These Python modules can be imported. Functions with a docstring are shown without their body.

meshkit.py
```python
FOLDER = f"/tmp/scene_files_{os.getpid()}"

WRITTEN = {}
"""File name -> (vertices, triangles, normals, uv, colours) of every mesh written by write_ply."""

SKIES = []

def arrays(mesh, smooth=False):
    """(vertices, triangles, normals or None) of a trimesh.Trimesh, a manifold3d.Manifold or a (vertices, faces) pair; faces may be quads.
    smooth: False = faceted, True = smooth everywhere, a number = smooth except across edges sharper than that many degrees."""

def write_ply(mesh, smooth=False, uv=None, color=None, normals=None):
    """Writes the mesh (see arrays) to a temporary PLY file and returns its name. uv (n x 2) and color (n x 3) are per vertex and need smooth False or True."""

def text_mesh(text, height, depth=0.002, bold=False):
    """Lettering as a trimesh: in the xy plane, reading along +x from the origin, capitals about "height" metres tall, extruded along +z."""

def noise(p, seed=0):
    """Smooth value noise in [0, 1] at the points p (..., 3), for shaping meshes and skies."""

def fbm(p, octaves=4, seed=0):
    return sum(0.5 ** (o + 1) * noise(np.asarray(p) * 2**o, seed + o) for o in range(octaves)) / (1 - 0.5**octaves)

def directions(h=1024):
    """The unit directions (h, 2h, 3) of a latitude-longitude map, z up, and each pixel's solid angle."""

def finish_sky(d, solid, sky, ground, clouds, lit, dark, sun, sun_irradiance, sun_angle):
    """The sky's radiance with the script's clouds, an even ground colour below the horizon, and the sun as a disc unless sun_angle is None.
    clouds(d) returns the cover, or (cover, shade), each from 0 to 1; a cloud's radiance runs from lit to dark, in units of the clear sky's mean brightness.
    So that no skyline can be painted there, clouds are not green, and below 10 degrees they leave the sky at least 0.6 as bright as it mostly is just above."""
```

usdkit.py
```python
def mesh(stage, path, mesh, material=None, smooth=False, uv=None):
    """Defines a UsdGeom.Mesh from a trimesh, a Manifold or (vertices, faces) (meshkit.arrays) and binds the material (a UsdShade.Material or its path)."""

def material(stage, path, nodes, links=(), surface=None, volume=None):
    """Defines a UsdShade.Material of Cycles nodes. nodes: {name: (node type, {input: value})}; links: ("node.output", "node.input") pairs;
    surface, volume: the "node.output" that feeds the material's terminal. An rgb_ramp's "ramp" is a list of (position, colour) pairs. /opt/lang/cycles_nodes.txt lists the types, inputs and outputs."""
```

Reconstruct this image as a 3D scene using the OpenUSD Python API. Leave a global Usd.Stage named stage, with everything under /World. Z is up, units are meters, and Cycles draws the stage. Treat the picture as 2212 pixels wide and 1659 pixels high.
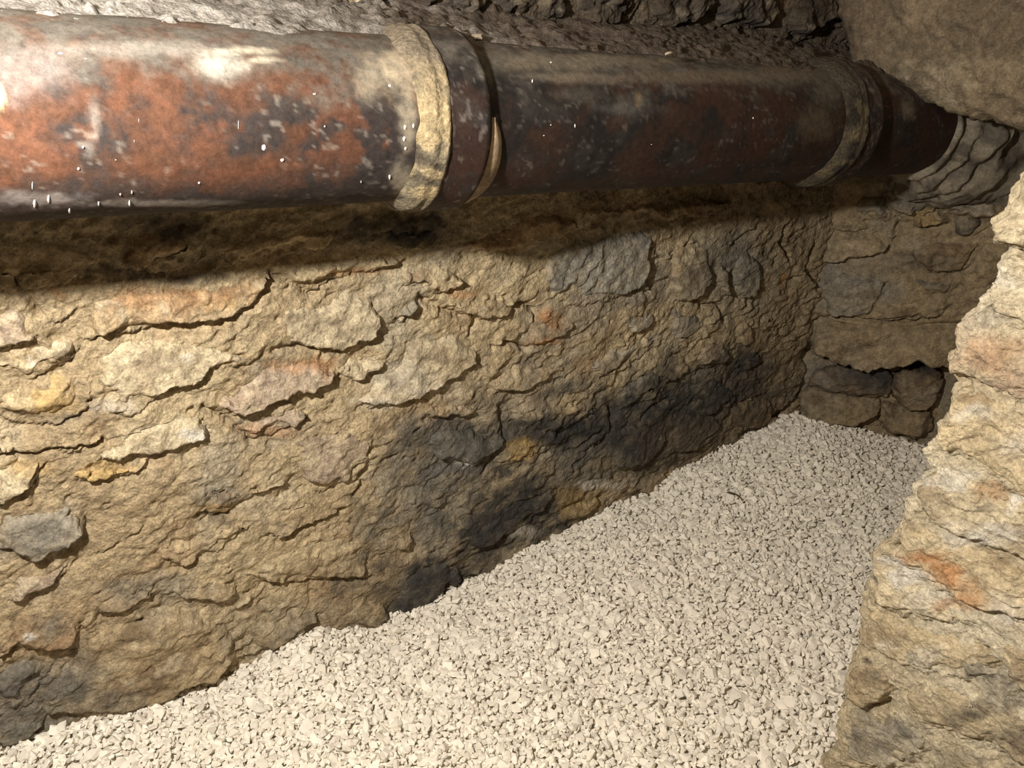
import math, random
import numpy as np, trimesh, usdkit
from meshkit import noise, fbm
from pxr import Usd, UsdGeom, UsdLux, UsdShade, Gf, Sdf, Vt
from scipy.interpolate import PchipInterpolator
from scipy.spatial import ConvexHull, cKDTree

stage = Usd.Stage.CreateInMemory()
UsdGeom.SetStageUpAxis(stage, 'Z'); UsdGeom.SetStageMetersPerUnit(stage, 1.0)
UsdGeom.Xform.Define(stage, '/World'); UsdGeom.Scope.Define(stage, '/World/Looks')

# ------------------------------------------------------------------ camera, lamp, exposure
FPX, CX, CY, PITCH, EYE = 1700.0, 1106.0, 829.5, math.radians(30), np.array([0, 0, 1.0])
cam = UsdGeom.Camera.Define(stage, '/World/camera')
cam.CreateHorizontalApertureAttr(36.0); cam.CreateVerticalApertureAttr(27.0)
cam.CreateFocalLengthAttr(36.0 * FPX / 2212)
cam.AddTranslateOp().Set(Gf.Vec3d(*EYE)); cam.AddRotateXOp().Set(60.0)
cam.CreateClippingRangeAttr((0.02, 100.0))
cam.CreateExposureAttr(0.0)
LAMP = (-0.34, 0.255, 1.08)                                        # a work lamp held just above the frame
lamp = UsdLux.SphereLight.Define(stage, '/World/work_lamp')
lamp.CreateRadiusAttr(0.022); lamp.CreateIntensityAttr(1.0); lamp.CreateExposureAttr(11.6)
lamp.CreateColorAttr(Gf.Vec3f(1.0, 0.945, 0.865)); lamp.CreateNormalizeAttr(False)
lamp.AddTranslateOp().Set(Gf.Vec3d(*LAMP))

# ------------------------------------------------------------------ helpers
def ray(x, y):
    R, U = (x - CX) / FPX, (CY - y) / FPX
    return np.array([R, math.cos(PITCH) + U * math.sin(PITCH), -math.sin(PITCH) + U * math.cos(PITCH)])
def hit(x, y, n, off):                                             # the point of the plane n.p = off that is seen at x, y
    r = ray(x, y); return EYE + r * (off - n @ EYE) / (n @ r)
def sstep(a, b, x):
    t = np.clip((x - a) / (b - a), 0, 1); return t * t * (3 - 2 * t)
def mix(a, b, w): return a + (np.asarray(b) - a) * np.asarray(w)[..., None]
used = {}
def numbered(parent, name):
    k = used.get((parent, name), 0); used[(parent, name)] = k + 1
    return f'{parent}/{name}' + (f'_{k:03d}' if k else '')
def tag(p, **kw):
    p = p.GetPrim() if hasattr(p, 'GetPrim') else p
    for k, v in kw.items():
        if v: p.SetCustomDataByKey(k, v)
    return p
def xform(name, **kw):
    return tag(UsdGeom.Xform.Define(stage, numbered('/World', name)), **kw)
def put(name, mesh, mat, parent=None, smooth=True, tint=None, gloss=None, **kw):
    path = numbered(str(parent.GetPath()) if parent else '/World', name)
    m = usdkit.mesh(stage, path, mesh, mat, smooth=smooth)
    api = UsdGeom.PrimvarsAPI(m)
    if tint is not None:
        api.CreatePrimvar('tint', Sdf.ValueTypeNames.Color3fArray, 'vertex').Set(Vt.Vec3fArray.FromNumpy(np.clip(tint, 0.004, 0.95).astype(np.float32)))
    if gloss is not None:
        api.CreatePrimvar('gloss', Sdf.ValueTypeNames.FloatArray, 'vertex').Set(Vt.FloatArray.FromNumpy(np.asarray(gloss, np.float32)))
    return tag(m, **kw)

# ------------------------------------------------------------------ materials
def rock(name, grain=1.0, bump=0.0022, rough=0.92, spec=0.25, lo=0.62, hi=1.32):
    return usdkit.material(stage, '/World/Looks/' + name, {
        'g': ('geometry', {}), 't': ('attribute', {'attribute': 'tint'}),
        'n1': ('noise_texture', {'scale': 95.0 * grain, 'detail': 5.0, 'roughness': 0.72}),
        'n2': ('noise_texture', {'scale': 360.0 * grain, 'detail': 4.0, 'roughness': 0.78}),
        'v': ('voronoi_texture', {'scale': 210.0 * grain, 'feature': 'f1', 'randomness': 1.0}),
        'r1': ('map_range', {'from_min': 0.3, 'from_max': 0.7, 'to_min': lo - .1, 'to_max': hi + .12}),
        'r2': ('map_range', {'from_min': 0.3, 'from_max': 0.7, 'to_min': 0.66, 'to_max': 1.34}),
        'm': ('math', {'math_type': 'multiply'}), 'c': ('vector_math', {'math_type': 'scale'}),
        'h1': ('math', {'math_type': 'multiply_add', 'value2': 0.55}), 'h2': ('math', {'math_type': 'multiply_add', 'value2': -0.5}),
        'b': ('bump', {'strength': 1.0, 'distance': bump, 'use_object_space': False}),
        'p': ('principled_bsdf', {'roughness': rough, 'specular_ior_level': spec}),
    }, [('g.position', 'n1.vector'), ('g.position', 'n2.vector'), ('g.position', 'v.vector'), ('n1.fac', 'r1.value'), ('n2.fac', 'r2.value'),
        ('r1.result', 'm.value1'), ('r2.result', 'm.value2'), ('t.color', 'c.vector1'), ('m.value', 'c.scale'), ('c.vector', 'p.base_color'),
        ('n2.fac', 'h1.value1'), ('n1.fac', 'h1.value3'), ('v.distance', 'h2.value1'), ('h1.value', 'h2.value3'),
        ('h2.value', 'b.height'), ('b.normal', 'p.normal')], surface='p.BSDF')
ROCK = rock('rubble_stone'); MORTAR = rock('lime_mortar', 1.0, 0.0034); FAR = rock('far_stone', 0.8, 0.002, lo=.62, hi=1.28)
JAMBROCK = rock('pale_rough_stone', 0.9, 0.005, lo=.72, hi=1.25); CEMENT = rock('cement', 0.6, 0.0007, lo=.9, hi=1.08); DIRT = rock('dirt', 1.3, 0.0022)
GLAZE = usdkit.material(stage, '/World/Looks/salt_glaze', {
    'g': ('geometry', {}), 't': ('attribute', {'attribute': 'tint'}), 'q': ('attribute', {'attribute': 'gloss'}),
    'n1': ('noise_texture', {'scale': 130.0, 'detail': 7.0, 'roughness': 0.82}), 'n2': ('noise_texture', {'scale': 900.0, 'detail': 2.0}),
    'r1': ('map_range', {'from_min': 0.3, 'from_max': 0.7, 'to_min': 0.5, 'to_max': 1.5}), 'c': ('vector_math', {'math_type': 'scale'}),
    'r2': ('map_range', {'from_min': 0.0, 'from_max': 1.0, 'to_min': 0.93, 'to_max': 0.36}), 'a': ('math', {'math_type': 'multiply_add', 'value2': 0.25}),
    's': ('math', {'math_type': 'multiply', 'value2': 0.5}), 'b': ('bump', {'strength': 0.6, 'distance': 0.0006}),
    'p': ('principled_bsdf', {}),
}, [('g.position', 'n1.vector'), ('g.position', 'n2.vector'), ('n1.fac', 'r1.value'), ('t.color', 'c.vector1'), ('r1.result', 'c.scale'), ('c.vector', 'p.base_color'),
    ('q.fac', 'r2.value'), ('r2.result', 'p.roughness'), ('q.fac', 's.value1'), ('s.value', 'p.specular_ior_level'), ('n2.fac', 'a.value1'), ('n1.fac', 'a.value3'), ('a.value', 'b.height'), ('b.normal', 'p.normal')], surface='p.BSDF')
def plain(name, color, rough=0.9, var=0.12, scale=60.0, obj=False):
    return usdkit.material(stage, '/World/Looks/' + name, {
        'g': ('geometry', {}), 'n': ('noise_texture', {'scale': scale, 'detail': 4.0, 'roughness': 0.65}), 'o': ('object_info', {}),
        'r': ('rgb_ramp', {'ramp': [(0.3, tuple(c * (1 - var) for c in color)), (0.7, tuple(min(c * (1 + var), .95) for c in color))]}),
        'm': ('map_range', {'from_min': 0.0, 'from_max': 1.0, 'to_min': 0.86 if obj else 1.0, 'to_max': 1.08 if obj else 1.0}), 'c': ('vector_math', {'math_type': 'scale'}),
        'b': ('bump', {'strength': 0.5, 'distance': 0.001}), 'p': ('principled_bsdf', {'roughness': rough, 'specular_ior_level': 0.2})},
        [('g.position', 'n.vector'), ('n.fac', 'r.fac'), ('o.random', 'm.value'), ('r.color', 'c.vector1'), ('m.result', 'c.scale'), ('c.vector', 'p.base_color'), ('n.fac', 'b.height'), ('b.normal', 'p.normal')], surface='p.BSDF')
GRAVEL = plain('cream_gravel', (0.80, 0.745, 0.645), var=0.07, scale=90.0, obj=True)
PAINT = plain('white_paint', (0.66, 0.64, 0.59), 0.5, 0.03); TWIG = plain('twig_bark', (0.09, 0.06, 0.04)); FLAKE = plain('brown_flake', (0.16, 0.11, 0.07), var=.3)

# palette (albedo)
SAND, PALE, GOLD, BROWN = np.array([.44, .35, .215]), np.array([.50, .42, .285]), np.array([.44, .30, .125]), np.array([.27, .18, .10])
GREY, DGREY, SOOT_SHADE, PINK = np.array([.27, .25, .205]), np.array([.12, .112, .095]), np.array([.035, .033, .032]), np.array([.42, .33, .25])
RUST, WHITE, TAN, BLUE, EARTH_SHADE = np.array([.36, .16, .055]), np.array([.70, .66, .58]), np.array([.36, .275, .165]), np.array([.30, .295, .26]), np.array([.12, .088, .058])

# ------------------------------------------------------------------ rubble faces: a relief over a plane, mortar as one sheet and every stone a closed piece in it
def chaikin(p, n=2):
    for _ in range(n):
        q = np.roll(p, -1, 0); p = np.stack([.75 * p + .25 * q, .25 * p + .75 * q], 1).reshape(-1, 2)
    return p
def poly_sd(P, poly):
    """signed distance (inside > 0) of points P to a polygon and the outward direction at the nearest border point"""
    a, b = poly, np.roll(poly, -1, 0); e = b - a
    w = P[:, None] - a[None]; t = np.clip((w * e).sum(-1) / np.maximum((e * e).sum(-1), 1e-12), 0, 1)
    dv = w - t[..., None] * e; d2 = (dv ** 2).sum(-1); k = d2.argmin(1)
    cond = ((a[None, :, 1] <= P[:, None, 1]) != (b[None, :, 1] <= P[:, None, 1]))
    with np.errstate(divide='ignore', invalid='ignore'):
        xs = a[None, :, 0] + (P[:, None, 1] - a[None, :, 1]) / (b[None, :, 1] - a[None, :, 1]) * e[None, :, 0]
    inside = (cond & (P[:, None, 0] < xs)).sum(1) % 2 == 1
    en = e[k]; area = .5 * np.sum(a[:, 0] * b[:, 1] - b[:, 0] * a[:, 1])
    out = np.stack([en[:, 1], -en[:, 0]], 1) * np.sign(area); out /= np.maximum(np.linalg.norm(out, axis=1, keepdims=True), 1e-9)
    return np.where(inside, 1, -1) * np.sqrt(d2.min(1)), out
def line_d(P, pl):
    a, b = pl[:-1], pl[1:]; e = b - a; w = P[:, None] - a[None]
    t = np.clip((w * e).sum(-1) / np.maximum((e * e).sum(-1), 1e-12), 0, 1)
    return np.sqrt(((w - t[..., None] * e) ** 2).sum(-1).min(1))

class Face:
    def __init__(s, o, du, dv, n, u0, u1, v0, v1, res, seed, shape=None):
        s.o, s.du, s.dv, s.n, s.seed, s.res = map(lambda x: np.asarray(x, float) if np.ndim(x) else x, (o, du, dv, n, seed, res))
        s.u, s.v = np.arange(u0, u1 + res / 2, res), np.arange(v0, v1 + res / 2, res)
        s.U, s.V = np.meshgrid(s.u, s.v); s.P = np.stack([s.U.ravel(), s.V.ravel()], 1); s.shape = s.U.shape
        s.off = s.n @ s.o; s.place = shape
        q = np.stack([s.P[:, 0], s.P[:, 1], np.full(len(s.P), 3.7 + seed)], 1); s.q = q
        # wander of the outlines, in metres
        s.W = s.P + np.stack([(fbm(q * [28, 28, 1], 3, seed + 11) - .5) * .024 + (fbm(q * [85, 85, 1], 3, seed + 13) - .5) * .016,
                              (fbm(q * [28, 28, 1], 3, seed + 12) - .5) * .024 + (fbm(q * [85, 85, 1], 3, seed + 14) - .5) * .016], 1)
    def uv(s, x, y):
        p = hit(x, y, s.n, s.off) - s.o; return np.array([p @ s.du, p @ s.dv])
    def uvs(s, pts): return np.array([s.uv(*p) for p in pts])
    def world(s, P, h):
        if s.place: return s.place(P, h)
        return s.o + P[:, :1] * s.du + P[:, 1:2] * s.dv + np.asarray(h)[:, None] * s.n
    def near(s, pts, m):
        lo, hi = pts.min(0) - m, pts.max(0) + m
        i = np.where((s.v >= lo[1]) & (s.v <= hi[1]))[0]; j = np.where((s.u >= lo[0]) & (s.u <= hi[0]))[0]
        return i, j, (i[:, None] * len(s.u) + j[None]).ravel()
    def ellipse(s, x, y, rx, ry):
        c = s.uv(x, y); A = np.stack([s.uv(x + rx, y) - c, s.uv(x, y + ry) - c], 1)
        r = np.abs(A).sum(1) * 1.9; i, j, k = s.near(np.array([c - r, c + r]), 0)
        e = np.linalg.norm(np.linalg.solve(A, (s.W[k] - c).T).T, axis=1)
        return k, e
def saw(q, k, seed, tilt=0.0):
    """flaky bedding: overlapping ledges that break off downwards"""
    t = (q[:, 1] - tilt * q[:, 0]) * k + 4.2 * fbm(q * [k * .55, k * .8, 1], 4, seed)
    f = t - np.floor(t); g = sstep(.40, .66, fbm(q * [k * .9, k * .9, 1] + 9.1, 2, seed + 3))
    return .5 + (np.where(f < .12, f / .12, 1 - (f - .12) / .88) - .5) * g                # a steep face looking down, a gentle slope above it

def grid_faces(keep, shape):
    """quads (as triangles) of the grid cells whose four corners are kept"""
    K = keep.reshape(shape); c = K[:-1, :-1] & K[1:, :-1] & K[:-1, 1:] & K[1:, 1:]
    i, j = np.nonzero(c); w = shape[1]; a = i * w + j
    return np.concatenate([np.stack([a, a + 1, a + w + 1], 1), np.stack([a, a + w + 1, a + w], 1)])
def compact(f):
    k, inv = np.unique(f, return_inverse=True); return k, inv.reshape(-1, 3)
def closed(v, f, back):
    """closes a sheet: rim walls to a copy of its border moved by back, and a flat fan behind"""
    e = np.concatenate([f[:, [0, 1]], f[:, [1, 2]], f[:, [2, 0]]]); key = np.sort(e, 1)
    _, idx, cnt = np.unique(key[:, 0] * np.int64(len(v)) + key[:, 1], return_index=True, return_counts=True)
    b = e[idx[cnt == 1]]; ring = np.unique(b); new = {int(r): len(v) + i for i, r in enumerate(ring)}
    bb = np.array([[new[int(x)] for x in r] for r in b]); c = len(v) + len(ring)
    v2 = np.concatenate([v, v[ring] + back, (v[ring] + back).mean(0, keepdims=True)])
    f2 = np.concatenate([f, np.stack([b[:, 1], b[:, 0], bb[:, 0]], 1), np.stack([b[:, 1], bb[:, 0], bb[:, 1]], 1), np.stack([bb[:, 1], bb[:, 0], np.full(len(b), c)], 1)])
    return v2, f2, np.concatenate([np.arange(len(v)), ring, ring[:1]])

def build(face, root, stones, cracks, stains_shade, hm, tint, mat, mmat, bed='mortar', depth=0.03, name='stone', amp=1.0, stiff=.004, soft=.028, blend=.3):
    """hm, tint: the mortar's height and colour per grid point. stones: (outline px, proud m, colour, options)"""
    s, P, W, q = face, face.P, face.W, face.q
    hm = hm.copy(); covered = np.zeros(len(P), bool); parts = []
    grit = (fbm(q * [70, 70, 1], 4, s.seed + 21) - .5)
    for pts, w, dep in cracks:                                            # open joints and, with dep < 0, ridges
        pl = s.uvs(pts); i, j, k = s.near(pl, w * 4)
        d = line_d(W[k], pl); hm[k] -= dep * np.exp(-(d / w) ** 2)
    for num, st in enumerate(stones):
        pts, prot, col = st[:3]; opt = st[3] if len(st) > 3 else {}
        poly = chaikin(s.uvs(pts)); i, j, k = s.near(poly, .045)
        if len(k) == 0: continue
        d, out = poly_sd(W[k], poly); c = poly.mean(0); size = np.ptp(poly, 0)
        dn = out @ np.array([.45, -.89]); f = np.clip(dn * .75 + .45, 0, 1) * sstep(.36, .54, fbm(q[k] * [13, 13, 1] + num * 4.3, 2, s.seed + 8))   # 1 where the border looks down
        wid = soft * (1 - f) + stiff * f
        rise = sstep(0, 1, d / wid); rel = np.clip(-(P[k, 1] - c[1]) / max(size[1], .02), -.7, .7)
        flake = saw(q[k] + [0, 0, num * 3.1], opt.get('flake', 34), s.seed + num, opt.get('tilt', .25))
        body = fbm(q[k] * [16, 22, 1] + num * 7.7, 4, s.seed + num)
        prot = prot * .8
        h = prot * (.62 + .75 * rel + 1.1 * (body - .5)) + (flake - .5) * .003 * opt.get('rough', 1.0) * amp + grit[k] * .012 * opt.get('rough', 1.0) * amp
        h = hm[k].min() * 0 + h * rise + (1 - rise) * -.014 - np.clip(-d, 0, .02) * 1.5
        under = np.exp(-np.clip(-d, 0, 1) / .009) * (d < 0) * sstep(.2, .9, dn)
        hm[k] -= under * (.3 * prot + .002) * (.4 + 1.2 * body)                               # the bed is washed out below the stone
        cc = np.broadcast_to(np.asarray(col, float), (len(k), 3)) * (.62 + .76 * fbm(q[k] * [30, 50, 1] + num * 3.3, 4, num))[:, None]
        cc = mix(cc, tint[k], blend)
        cc = mix(cc, np.asarray(col) * [.50, .46, .44], .75 * sstep(.52, .66, fbm(q[k] * [24, 40, 1] + num * 5.1, 5, s.seed + 6)))
        cc = mix(cc, PALE * (.9 if np.mean(col) > .2 else .5), .6 * sstep(.56, .68, fbm(q[k] * [44, 60, 1] + num * 2.1, 4, s.seed + 7)))
        dust = sstep(.50, .68, fbm(q[k] * [22, 22, 1] + num * 1.7, 4, s.seed + 5)) * (1 - sstep(.0, 2.2, d / soft) * .75) * opt.get('dust', .8)
        cc = mix(cc, tint[k], dust)
        keep = np.zeros(len(P), bool); keep[k[d > -.006]] = True
        parts.append((num, k, d, h, cc, keep, opt)); covered[k[d > .022]] = True
    def stain(color, k=None):
        return color
    full = {}
    for x, y, rx, ry, a, c in stains_shade:
        k, e = s.ellipse(x, y, rx, ry)
        w = a * sstep(1.25, .35, e + (fbm(q[k] * [22, 26, 1] + x, 5, s.seed + 31) - .5) * 2.3) * (.62 + .38 * sstep(.38, .52, fbm(q[k] * [60, 75, 1], 4, s.seed + 32)))
        full.setdefault('list', []).append((k, w, np.asarray(c)))
    def dye(color):
        color = color.copy()
        for k, w, c in full.get('list', []): color[k] = mix(color[k], c, w)
        return color
    tint = dye(tint)
    hm2 = hm
    f = grid_faces(~covered, s.shape); kk, f = compact(f)
    put(bed, (s.world(P[kk], hm2[kk]), f), mmat, root, True, tint=tint[kk])
    buf = np.zeros((len(P), 3)); hb = np.zeros(len(P))
    for num, k, d, h, cc, keep, opt in parts:
        f = grid_faces(keep, s.shape)
        if len(f) == 0: continue
        buf[k] = cc; hb[k] = h; cd = buf.copy() if False else buf
        kk, f = compact(f); col = buf[kk].copy()
        for ks, w, c in full.get('list', []):
            full_w = full.setdefault('w', np.zeros(len(P))); full_w[:] = 0; full_w[ks] = w; col = mix(col, c, full_w[kk])
        v, f, src = closed(s.world(P[kk], hb[kk]), f, -face.n * depth)
        put(opt.get('name', name), (v, f), opt.get('mat', mat), root, True, tint=col[src] if True else None, **({'label': opt['label']} if 'label' in opt else {}))
    return hm2

Z = np.array([0, 0, 1.0])
# ---------------- wall_left: the long rubble wall
WD, WN = np.array([.84334, .53738, 0]), np.array([.53738, -.84334, 0]); WO = np.array([-.7035, .6752, 0.0])
left = Face(WO, WD, Z, WN, -.42, 1.70, -.10, 1.18, .0024, 1)

# ---------------- pipe axis
PD = .168; PR = PD / 2
PA = EYE + ray(1100, 263) * (FPX * PD / 308); PV = ray(3710, 283); PV = PV / np.linalg.norm(PV)
PU = Z - PV * PV[2]; PU /= np.linalg.norm(PU); PS = np.cross(PU, PV)      # up and side (towards the room)
if PS @ WN < 0: PS = -PS

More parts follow.
